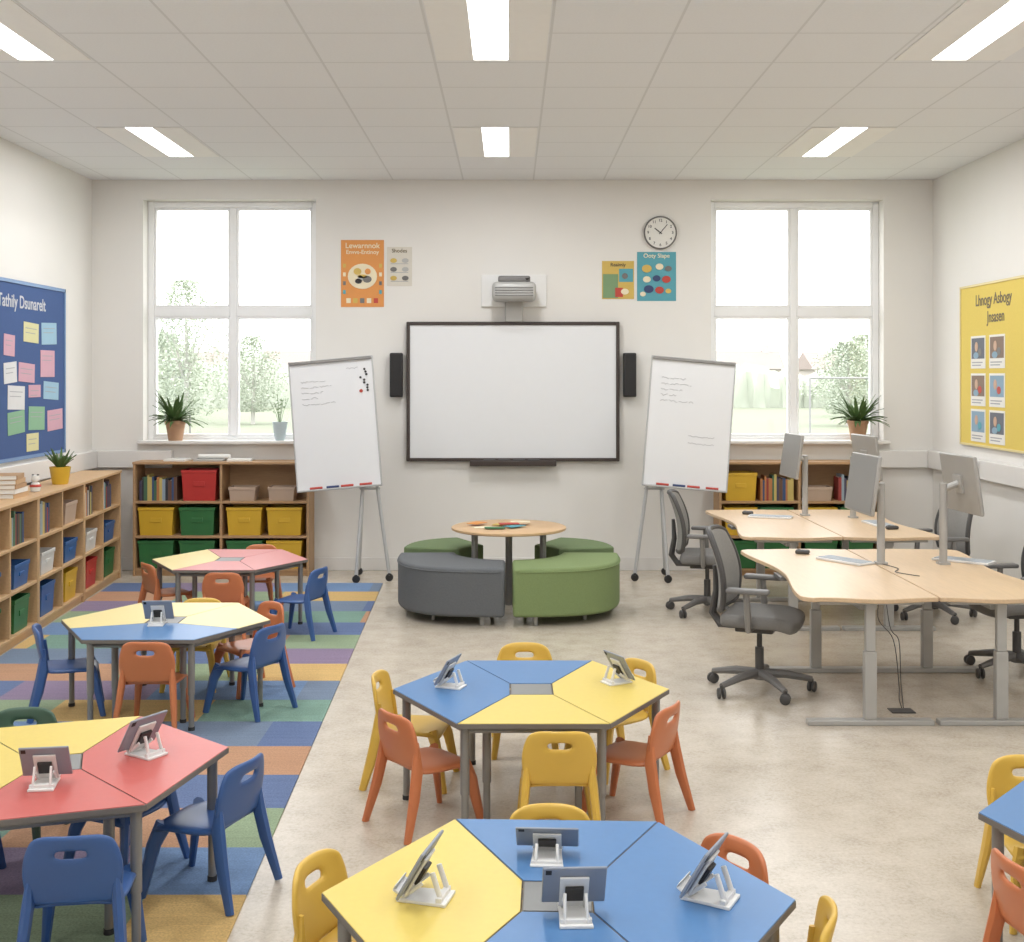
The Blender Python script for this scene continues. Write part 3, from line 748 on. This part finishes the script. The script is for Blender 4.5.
def plant(key, loc, pot, kind, label):
    r = root('potted_plant', label, 'plant', loc)
    if kind == 'spider':
        MB().lathe([(.070, 0), (.098, .17), (.108, .175), (.108, .205), (.094, .205), (.09, .18), (.0, .175)], seg=24).obj('pot', pot, r)
        n, L, zb, w_ = 90, .37, .18, .019
    elif kind == 'small':
        MB().lathe([(.065, 0), (.088, .14), (.088, .15), (.078, .15), (.074, .125), (0, .12)], seg=24).obj('pot', pot, r)
        n, L, zb, w_ = 44, .20, .13, .012
    else:
        MB().lathe([(.045, 0), (.06, .05), (.072, .14), (.078, .19), (.068, .19), (.06, .15), (0, .14)], seg=24).obj('pot', pot, r)
        n, L, zb, w_ = 0, .3, .15, .01
    b = MB(); rnd = random.Random(key)
    for i in range(n):
        a = rnd.uniform(0, 2 * math.pi); up = rnd.uniform(.35, 1.0) if kind == 'spider' else rnd.uniform(.75, 1.0); l = L * rnd.uniform(.7, 1.1)
        droop = (1.15 - up) * 1.1
        dx, dy = math.cos(a), math.sin(a); px_, py_ = -dy, dx; vs = []; N = 6
        if kind == 'spider' and dy > .3: l *= .62
        for k in range(N + 1):
            t = k / N
            rr = l * t * (1 - up * .55); zz = zb + l * (up * t - droop * .55 * t * t)
            ww = w_ * math.sin(math.pi * min(.98, .12 + t * .88)) + .001
            vs += [(dx * (rr + .02) + px_ * ww, dy * (rr + .02) + py_ * ww, zz + .004), (dx * (rr + .02), dy * (rr + .02), zz - .002), (dx * (rr + .02) - px_ * ww, dy * (rr + .02) - py_ * ww, zz + .004)]
        fs = []
        for k in range(N):
            fs += [(k * 3, k * 3 + 1, k * 3 + 4, k * 3 + 3), (k * 3 + 1, k * 3 + 2, k * 3 + 5, k * 3 + 4)]
        b.add(vs, fs)
    if kind == 'twig':
        for i in range(8):
            a = rnd.uniform(0, 6.28); l = rnd.uniform(.18, .34); ex = rnd.uniform(.03, .13)
            tip = (math.cos(a) * ex, math.sin(a) * ex, zb + l)
            b.tube([(0, 0, zb - .01), (tip[0] * .4, tip[1] * .4, zb + l * .5), tip], .0025, 5)
            for k in range(4):
                t = .5 + k * .14; p = Vector(tip) * t; p.z = zb + l * t
                q1 = p + Vector((rnd.uniform(-.04, .04), rnd.uniform(-.03, .03), rnd.uniform(.0, .03)))
                sd = Vector((0.0, .008, .007))
                b.add([p, (p + q1) / 2 + sd, q1, (p + q1) / 2 - sd], [(0, 1, 2, 3)])
    b.obj('foliage', LEAF, r, fix=False)
    return r
plant(1, (bx(176), YB - .02, 1.33), TERRA, 'spider', 'bushy green plant in a terracotta pot on windowsill')
plant(2, (bx(857), YB - .03, 1.33), TERRA, 'spider', 'leafy green plant in a terracotta pot on windowsill')
plant(3, (bx(280), YB + .0, 1.33), PALEB, 'twig', 'slender sprig plant in a pale vase on windowsill')
plant(4, (-3.88, 10.35, 1.06), BIN['yellow'], 'small', 'small grassy plant in a yellow pot on bookcase')
for i in range(5):
    o = bpy.data.objects.new('stacked_book', BOOK); COL.objects.link(o); o.material_slots[0].link = 'OBJECT'; o.material_slots[0].material = (BIRCH, PAPER, OAK, BIRCH, OAK)[i]
    tag(o, 'tan hardback book stacked on the birch bookcase', 'book', 'stack of books on bookcase')
    o.matrix_world = Matrix.Translation((-3.76 + i * .006, 9.10, 1.06 + i * .036 + .034)) @ Matrix.Rotation(R(90 + i * 3), 4, 'Z') @ Matrix.Rotation(R(90), 4, 'Y')
    o.scale = (.034, .24, .28)
r = root('toy_figure', 'small white and red toy figure on bookcase', 'toy', (-3.82, 9.66, 1.06))
MB().lathe([(.0, 0), (.035, .004), (.042, .04), (.028, .075), (0, .085)], seg=16).obj('body', PAPER, r)
MB().lathe([(.0, .07), (.028, .085), (.034, .105), (.026, .13), (0, .138)], seg=16).obj('head', PAPER, r)
b = MB(); b.lathe([(.044, .04), (.046, .05), (.040, .06)], seg=16); b.obj('scarf', BRED, r)
b = MB(); b.lathe([(0, 0), (.012, .006), (0, .014)], (-.02, 0, .13), 8); b.lathe([(0, 0), (.012, .006), (0, .014)], (.02, 0, .13), 8); b.obj('ears', INK, r)
for i, (x, w_, c) in enumerate(((-3.35, .22, PAPER), (-3.02, .30, SILVER), (-2.72, .24, PAPER))):
    o = MB().box2((-w_ / 2, -.1, 0), (w_ / 2, .1, .022)).obj('paper_stack', c, None, (x, 12.1, 1.135), (0, 0, R(6 * i - 6)), bevel=.003); tag(o, 'thin stack of paper lying on the oak bookcase', 'paper', 'paper stacks on bookcase')
o = MB().tube([(-.16, 0, .022), (.16, 0, .022)], .022, 14).obj('paper_roll', PAPER, None, (-2.98, 12.1, 1.157), (0, 0, R(0))); tag(o, 'rolled white paper lying on the oak bookcase', 'paper roll')

# ------------------------------------------------------------------ easels
def easel(x, y, s, label):
    r = root('whiteboard_easel', label, 'easel', (x, y, 0))
    tm = Matrix.Translation((0, 0, 1.525)) @ Matrix.Rotation(R(5.0 * -s), 4, 'Y') @ Matrix.Rotation(R(-5), 4, 'X')
    w_, h = .408, .628
    MB().box2((-w_, -.010, -h), (w_, .010, h), tm).obj('board', WBOARD, r)
    b = MB()
    for a, c in (((-w_ - .006, -.014, -h - .008), (-w_ + .008, .014, h + .008)), ((w_ - .008, -.014, -h - .008), (w_ + .006, .014, h + .008)), ((-w_, -.014, -h - .008), (w_, .014, -h + .008)), ((-w_, -.014, h - .008), (w_, .014, h + .008))): b.box2(a, c, tm)
    b.obj('frame', LSILV, r, bevel=.002)
    MB().box2((-w_ * .98, -.030, h - .026), (w_ * .98, -.010, h + .002), tm).obj('clamp_bar', STEEL, r, bevel=.004)
    MB().box2((-w_ * .98, -.07, -h - .005), (w_ * .98, -.012, -h + .012), tm).obj('pen_tray', LSILV, r, bevel=.003)
    for i, (xx, c) in enumerate(((-.28, BRED), (-.12, BNAVY), (.02, BRED), (.2, BRED))):
        b = MB(); b.tube([(xx, -.045, -h + .022), (xx + .12, -.045, -h + .022)], .012, 8, T=tm); b.obj('marker', c, r)
    b = MB()
    b.tube([(s * .27, .03, .90), (s * .02, .07, 1.95)], .016, 10); b.tube([(s * .41, .03, .90), (s * .16, .07, 1.95)], .016, 10)
    b.obj('mast', LSILV, r)
    b = MB(); b.box((s * .335, .03, .895), (.20, .03, .024)); b.obj('hub', LSILV, r, bevel=.006)
    for fx, fy, top in ((s * .22, -.12, s * .265), (s * .53, -.02, s * .41), (s * .19, .34, s * .265)):
        b = MB(); b.tube([(top, .03, .89), (fx, fy, .06)], .018, 10); b.obj('leg', LSILV, r)
        b = MB(); b.lathe([(.030, -.016), (.038, -.009), (.038, .009), (.030, .016)], seg=16, T=Matrix.Translation((fx, fy, .038)) @ Matrix.Rotation(R(90), 4, 'X'))
        b.box((fx, fy, .068), (.026, .034, .024)); b.obj('castor', BLACK, r)
    b = MB()
    for j, (xs, n) in enumerate(((-.30, 9), (-.30, 11), (-.30, 8), (-.30, 6), (-.30, 12))):
        pts = []
        for i in range(n * 2):
            if (i % 7) == 6 and len(pts) > 1: b.tube(pts, .0020, 4, T=tm); pts = []
            pts.append((xs + i * .014, -.0115, h - .20 - j * .055 + random.uniform(-.010, .010)))
        if len(pts) > 1: b.tube(pts, .0020, 4, T=tm)
    b.obj('handwriting', FAINT, r)
    if s > 0:
        b = MB()
        b.tube([(.15 + i * .016, -.0115, h - .10 + random.uniform(-.008, .008)) for i in range(8)], .0020, 4, T=tm)
        b.obj('handwriting', FAINT, r)
        b = MB()
        for i in range(9):
            b.lathe([(.0, 0), (.011, .003), (.012, .006)], seg=8, T=tm @ Matrix.Translation((.31 + random.uniform(-.04, .05), -.012, h - .12 - i * .026)) @ Matrix.Rotation(R(90), 4, 'X'))
        b.obj('magnets', INK, r); b = MB()
        b.lathe([(0, 0), (.018, .003), (.018, .006)], seg=8, T=tm @ Matrix.Translation((.28, -.012, h - .33)) @ Matrix.Rotation(R(90), 4, 'X')); b.obj('magnet', BRED, r)
    else:
        b = MB()
        for j in range(2):
            b.tube([(.0 + i * .012, -.0115, -.12 - j * .07 + random.uniform(-.008, .008)) for i in range(22)], .0018, 4, T=tm)
        b.obj('handwriting', FAINT, r)
easel(-1.70, 11.66, 1, 'white flipchart easel with magnets on castor legs')
easel(1.74, 11.66, -1, 'white flipchart easel on castor legs beside desks')

# ------------------------------------------------------------------ sit-stand desks
def desk(mirror, L=1.96):
    def f():
        H = .74
        r = root('workstation_desk', 'wavy-edged light wood desk on grey T-legs', 'desk')
        s = -1 if mirror else 1
        hl = L / 2; pts = []
        N = 24
        for i in range(N + 1):
            t = i / N; y = -hl + .10 + (L - .20) * t
            x = -.36 - .045 * math.cos(2 * math.pi * t)
            pts.append((x, y))
        pts = [(-.345, -hl + .035), (-.39, -hl + .07)] + pts + [(-.39, hl - .07), (-.345, hl - .035)]
        for i in range(13):
            t = i / 12; pts.append((-.30 + t * .67, hl - .015 * math.cos(2 * math.pi * t) - .02))
        for i in range(13):
            t = i / 12; pts.append((.37 - t * .67, -hl + .02 + .03 * math.cos(2 * math.pi * t)))
        if s < 0: pts = [(-p[0], p[1]) for p in pts][::-1]
        MB().prism(pts[::-1], H - .026, H).obj('tabletop', MAPLE, r, bevel=.004, ang=30)
        for y in (-hl + .12, hl - .62):
            b = MB(); b.box2((-.035, y - .025, .03), (.035, y + .025, .42)); b.box2((-.028, y - .019, .42), (.028, y + .019, H - .05))
            b.box2((-.36, y - .035, 0), (.36, y + .035, .03)); b.box2((-.30, y - .03, H - .05), (.30, y + .03, H - .026))
            b.obj('leg', SILVER, r, bevel=.005)
        MB().box2((-.05, -hl + .15, H - .09), (.05, hl - .65, H - .05)).obj('crossbeam', SILVER, r, bevel=.004)
        MB().box2((-.28 * s - .06, -.1, H - .05), (-.28 * s + .06, .1, H - .027)).obj('control_box', MIDG, r)
        return r
    return f
use('dL', desk(False), (2.06, 7.73, 0), 0, group='sit-stand desks'); use('dR', desk(True), (2.81, 7.73, 0), 0, group='sit-stand desks')
use('dL', desk(False), (2.22, 10.27, 0), 0, group='sit-stand desks'); use('dR', desk(True), (2.97, 10.27, 0), 0, group='sit-stand desks')

def monitor():
    r = root('monitor', 'grey flat monitor on a desk-mounted pole arm', 'monitor')
    b = MB(); b.box2((-.035, .10, 0), (.035, .17, .015)); b.tube([(0, .135, .01), (0, .135, .54)], .026, 14); b.obj('pole', SILVER, r)
    b = MB(); b.tube([(0, .135, .50), (0, .03, .54)], .022, 10); b.obj('arm', SILVER, r)
    tm = Matrix.Translation((0, 0, .54)) @ Matrix.Rotation(R(-8), 4, 'X')
    MB().box2((-.26, 0, -.195), (.26, .026, .195), tm).obj('casing', MONB, r, bevel=.008)
    MB().box2((-.25, -.003, -.182), (.25, .001, .187), tm).obj('screen', M('screen_reflection_grey', (142, 141, 138), .35, var=.02), r)  # switched-off screen; mid grey paints in the room's reflection
    MB().box2((-.06, .025, -.06), (.06, .04, .06), tm).obj('mount_plate', SILVER, r)
    return r
use('mon', monitor, (2.34, 8.0, .74), -87, group='monitors'); use('mon', monitor, (3.02, 8.0, .74), 94, group='monitors')
use('mon', monitor, (2.51, 10.75, .74), -87, group='monitors'); use('mon', monitor, (3.16, 10.6, .74), 97, group='monitors')
def keyboard():
    r = root('keyboard', 'slim white keyboard on a desk', 'keyboard')
    MB().box2((-.19, -.075, 0), (.19, .075, .016)).obj('body', WHITE, r, bevel=.004)
    b = MB()
    for i in range(16):
        for j in range(4): b.box((-.168 + i * .0224, -.048 + j * .032, .018), (.018, .026, .004))
    b.obj('keys', M('keys_grey', (176, 182, 188), .5), r)
    return r
def mouse():
    r = root('mouse', 'dark computer mouse on a desk', 'mouse')
    b = MB(); b.box2((-.03, -.05, 0), (.03, .05, .03)); b.obj('body', DARK, r, bevel=.014, bseg=3)
    MB().box2((-.004, .015, .028), (.004, .032, .033)).obj('wheel', BLACK, r)
    return r
for x, y, rz in ((2.26, 8.10, -56), (3.06, 8.10, -40), (2.3, 10.6, -20), (3.1, 10.1, 95)): use('kb', keyboard, (x, y, .74), rz, group='keyboards')
for x, y, rz in ((2.06, 8.45, 70), (2.15, 10.85, 80), (3.12, 9.8, 95)): use('ms', mouse, (x, y, .74), rz, group='computer mice')
def cable(pts, label='thin grey cable hanging from the desk'):
    P = [Vector(p) for p in pts]; P = [P[0]] + P + [P[-1]]; out = []
    for i in range(1, len(P) - 2):
        for k in range(6):
            t = k / 6; a, b_, c, d_ = P[i - 1], P[i], P[i + 1], P[i + 2]
            q_ = .5 * ((2 * b_) + (c - a) * t + (2 * a - 5 * b_ + 4 * c - d_) * t * t + (3 * b_ - a - 3 * c + d_) * t ** 3)
            q_.z = max(q_.z, .005); out.append(q_)
    out.append(P[-1])
    o = MB().tube(out, .0028, 6).obj('cable', DARK); tag(o, label, 'cable', 'desk cables')
cable([(2.42, 7.75, .70), (2.36, 7.7, .45), (2.46, 7.7, .30), (2.48, 7.65, .02), (2.4, 7.4, .006), (2.35, 7.2, .006)])
cable([(2.47, 7.95, .70), (2.50, 7.9, .35), (2.56, 7.9, .25), (2.54, 7.8, .02), (2.45, 7.5, .006), (2.36, 7.2, .006)])
cable([(2.45, 8.05, .744), (2.52, 7.8, .744), (2.46, 7.65, .744), (2.56, 7.5, .744)], 'thin dark cable lying on the desk')
o = MB().box2((-.07, -.05, 0), (.07, .05, .006)).obj('floor_socket', DARK, None, (2.33, 7.14, 0), bevel=.002); tag(o, 'dark flush floor socket box under the desk', 'floor socket')

# ------------------------------------------------------------------ office chairs
def office():
    r = root('office_chair', 'grey mesh swivel office chair on castors', 'office chair')
    b = MB(); b.lathe([(.035, .075), (.045, .08), (.04, .13), (.03, .14)], seg=16)
    BR = .33
    for i in range(5):
        a = R(90 + 72 * i + 20); c, s = math.cos(a), math.sin(a)
        b.tube([(c * .02, s * .02, .115), (c * .16, s * .16, .11), (c * BR, s * BR, .078)], [.030, .027, .018], 8)
    base = b.obj('star_base', MIDG, r)
    for i in range(5):
        a = R(90 + 72 * i + 20); c, s = math.cos(a), math.sin(a)
        b = MB()
        for o_ in (-.015, .015):
            tm = Matrix.Translation((c * BR, s * BR, .033)) @ Matrix.Rotation(a + 1.0, 4, 'Z') @ Matrix.Translation((0, o_, 0)) @ Matrix.Rotation(R(90), 4, 'X')
            b.lathe([(.027, -.010), (.033, -.006), (.033, .006), (.027, .010)], seg=14, T=tm)
        b.tube([(c * BR, s * BR, .035), (c * BR, s * BR, .08)], .010, 8)
        b.obj('castor', DARK, base)
    b = MB(); b.tube([(0, 0, .12), (0, 0, .28)], .028, 12); b.tube([(0, 0, .28), (0, 0, .41)], .017, 12); b.obj('gas_column', DARK, r)
    b = MB(); b.box2((-.09, -.14, .38), (.09, .10, .42)); b.obj('mechanism', DARK, r, bevel=.01)
    def seat(u, v):
        x = u * 2 - 1; y = v * 2 - 1
        k = (1 - .10 * abs(y) ** 4)
        return (x * .25 * k, y * .245 * (1 - .08 * abs(x) ** 4) + .02, .468 + .015 * x * x - .035 * max(0, y - .4) ** 2 / .36 - .006)
    MB().sheet(seat, 10, 10).obj('seat', OFFICES, r, solid=.08, sub=2, fix=False)
    def back(u, v):
        x = u * 2 - 1
        w_ = .225 + .02 * math.sin(math.pi * v) - .035 * v ** 3
        z = .52 + .49 * v - .03 * abs(x) ** 5 * v + .03 * abs(x) ** 5 * (1 - v)
        y = -.245 + .03 * math.sin(v * math.pi * 1.0) - .075 * v ** 1.6 + .055 * x * x
        return (x * w_, y, z)
    MB().sheet(back, 10, 12).obj('backrest', OFFICE, r, solid=.034, sub=1, fix=False)
    ed = [back(u / 10, 0) for u in range(11)] + [back(1, v / 12) for v in range(1, 13)] + [back(1 - u / 10, 1) for u in range(1, 11)] + [back(0, 1 - v / 12) for v in range(1, 13)]
    b = MB(); b.tube(ed, .019, 8, cap=False); b.obj('back_frame', DARK, r)
    b = MB(); b.tube([(0, -.10, .41), (0, -.25, .41), (0, -.30, .48), (0, -.275, .62), (0, -.285, .78)], [.026, .028, .026, .022, .014], 8, sx=1.6); b.obj('back_support', DARK, r)
    for s in (-1, 1):
        b = MB(); b.tube([(s * .10, -.02, .42), (s * .27, -.02, .43), (s * .285, -.02, .52), (s * .285, -.03, .66)], [.018, .018, .022, .020], 8); b.obj('arm_support', STEEL, r)
        b = MB(); b.box2((s * .285 - .04, -.15, .66), (s * .285 + .04, .11, .69)); b.obj('armrest', MIDG, r, bevel=.012, bseg=3)
    return r
for x, y, f in ((1.58, 7.60, -22), (1.66, 10.10, -12), (3.40, 8.05, 185), (3.50, 9.95, 190)):
    use('oc', office, (x, y, 0), f - 90, group='office chairs')

# ------------------------------------------------------------------ outside
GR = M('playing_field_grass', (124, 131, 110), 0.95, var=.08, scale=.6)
FOL = M('hazy_foliage', (172, 180, 164), .9, var=.12, scale=1.5)  # leaf green paled so distance haze and glare sit in the colour
HED = M('hazy_hedge_green', (166, 172, 158), .9, var=.10, scale=1.2)  # hedge colour also carries painted haze
BRK = M('hazy_brick', (176, 169, 163), .9); ROOF = M('hazy_roof', (146, 134, 128), .9); BARK = M('hazy_bark', (176, 174, 168), .9)  # brick, roof and bark washed pale in place of real haze
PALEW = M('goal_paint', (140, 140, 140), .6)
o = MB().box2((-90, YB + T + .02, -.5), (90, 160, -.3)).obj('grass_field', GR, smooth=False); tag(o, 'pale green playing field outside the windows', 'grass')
def tree(x, y, h, rad, seed):
    rnd = random.Random(seed)
    r = root('tree', 'leafy tree beyond the playing field', 'tree', (x, y, -.3), 0, 'distant trees')
    b = MB(); b.tube([(0, 0, 0), (.05, 0, h * .5), (0, .05, h * .8)], [.11, .08, .04], 8)
    for i in range(5):
        a = i * 1.25; b.tube([(0, 0, h * .35), (math.cos(a) * rad * .6, math.sin(a) * rad * .6, h * .7)], [.05, .02], 6)
    b.obj('trunk', BARK, r)
    # airy canopy of many small leaf tufts with a bushy skirt low down
    b = MB()
    for _ in range(6800):
        u_ = rnd.uniform(-1, 1); ta = rnd.uniform(0, 6.28); k_ = rnd.uniform(0, 1) ** .5
        wob = 1 + .22 * math.sin(ta * 3 + seed) + .18 * math.sin(u_ * 7 + ta * 2 + seed)
        wr = rad * wob * math.sqrt(max(0, 1 - (u_ * .95) ** 2)) * k_ * (1.0 - .25 * u_)
        p = Vector((math.cos(ta) * wr, math.sin(ta) * wr, h * .56 + u_ * h * .42))
        s = rad * rnd.uniform(.018, .04)
        e1 = Vector((rnd.uniform(-1, 1), rnd.uniform(-1, 1), rnd.uniform(-1, 1))).normalized() * s; e2 = e1.cross(Vector((rnd.uniform(-1, 1), rnd.uniform(-1, 1), 1))).normalized() * s
        b.add([p - e1, p + e2, p + e1, p - e2], [(0, 1, 2, 3)])
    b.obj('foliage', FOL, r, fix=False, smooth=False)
tree(-11.9, 44, 5.9, 1.5, 1); tree(-12.0, 56, 4.2, 1.5, 2); tree(-16.6, 58, 4.4, 1.8, 3); tree(15.2, 54, 3.9, 1.6, 4); tree(19.5, 66, 4.6, 1.9, 5); tree(-19, 64, 4.6, 1.9, 6)
def house(x, y, w_, rz):
    r = root('house', 'distant brick house with red tiled roof', 'house', (x, y, -.3), rz, 'distant houses')
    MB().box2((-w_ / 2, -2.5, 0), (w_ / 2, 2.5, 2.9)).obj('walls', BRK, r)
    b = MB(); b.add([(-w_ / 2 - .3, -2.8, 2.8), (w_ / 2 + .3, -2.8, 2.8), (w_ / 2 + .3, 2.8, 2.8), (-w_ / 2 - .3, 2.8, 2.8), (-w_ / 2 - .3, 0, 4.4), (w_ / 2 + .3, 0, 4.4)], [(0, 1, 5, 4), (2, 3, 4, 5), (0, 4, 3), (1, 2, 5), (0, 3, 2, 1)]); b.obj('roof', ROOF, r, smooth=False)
    for sx in (-.3, .3): MB().box2((sx * w_ - .5, -2.55, 1.2), (sx * w_ + .5, -2.49, 2.2)).obj('house_window', PALEW, r)
    MB().box2((w_ * .3, -.3, 4.0), (w_ * .3 + .6, .3, 4.9)).obj('chimney', BRK, r)
for x, y, w_, rz in ((-18, 104, 6, 5), (-29, 110, 6, -4), (20, 104, 6, 0), (30, 110, 6, 6), (42, 112, 6, 0)): house(x, y, w_, rz)
b = MB(); rnd = random.Random(3); n = 420; vs = []; fs = []
hprev = 2.5
for i in range(n + 1):
    x = -64 + i * .3; hprev = max(1.9, min(3.3, hprev + rnd.uniform(-.26, .26))); h = hprev
    vs += [(x, 84, -.3), (x, 84 + rnd.uniform(-.5, .5), h * .45), (x, 84.5 + rnd.uniform(-.4, .4), h * .8), (x, 85.2, h), (x, 87, -.3)]
for i in range(n):
    for k in range(4): fs.append((i * 5 + k, i * 5 + 5 + k, i * 5 + 6 + k, i * 5 + 1 + k))
b.add(vs, fs); o = b.obj('hedge', HED); tag(o, 'long green hedge bordering the playing field', 'hedge')
for x, y in ((-13.5, 45), (11.5, 40)):
    r = root('goal_posts', 'white football goal frame on the playing field', 'goal', (x, y, -.3), 0, 'football goals')
    for sx in (-1.5, 1.5): MB().tube([(sx, 0, 0), (sx, 0, 2.2)], .035, 8).obj('post', PALEW, r)
    MB().tube([(-1.5, 0, 2.2), (1.5, 0, 2.2)], .035, 8).obj('crossbar', PALEW, r)

# ------------------------------------------------------------------ world, camera
wd = bpy.data.worlds.new('overcast_sky'); sc.world = wd; wd.use_nodes = True
bg = wd.node_tree.nodes['Background']; bg.inputs['Color'].default_value = (0.98, 0.99, 1.0, 1); bg.inputs['Strength'].default_value = 4.4
for xa, xb in (W1, W2):
    L = bpy.data.lights.new('window_portal', 'AREA'); L.shape = 'RECTANGLE'; L.size = xb - xa; L.size_y = WZ[1] - WZ[0]; L.cycles.is_portal = True
    o = bpy.data.objects.new('window_portal', L); COL.objects.link(o); o.location = ((xa + xb) / 2, YB + .29, sum(WZ) / 2); o.rotation_euler = (R(-90), 0, 0)
cam = bpy.data.cameras.new('camera'); co = bpy.data.objects.new('camera', cam); COL.objects.link(co)
co.location = (0, 0, 2.0); co.rotation_euler = (R(90), 0, 0)
cam.sensor_width = 36; cam.lens = 1200 / 1024 * 36; cam.shift_x = 2 / 1024; cam.shift_y = -96 / 1024; cam.clip_end = 400
sc.camera = co
sc.view_settings.view_transform = 'Standard'
sc.view_settings.look = 'None'
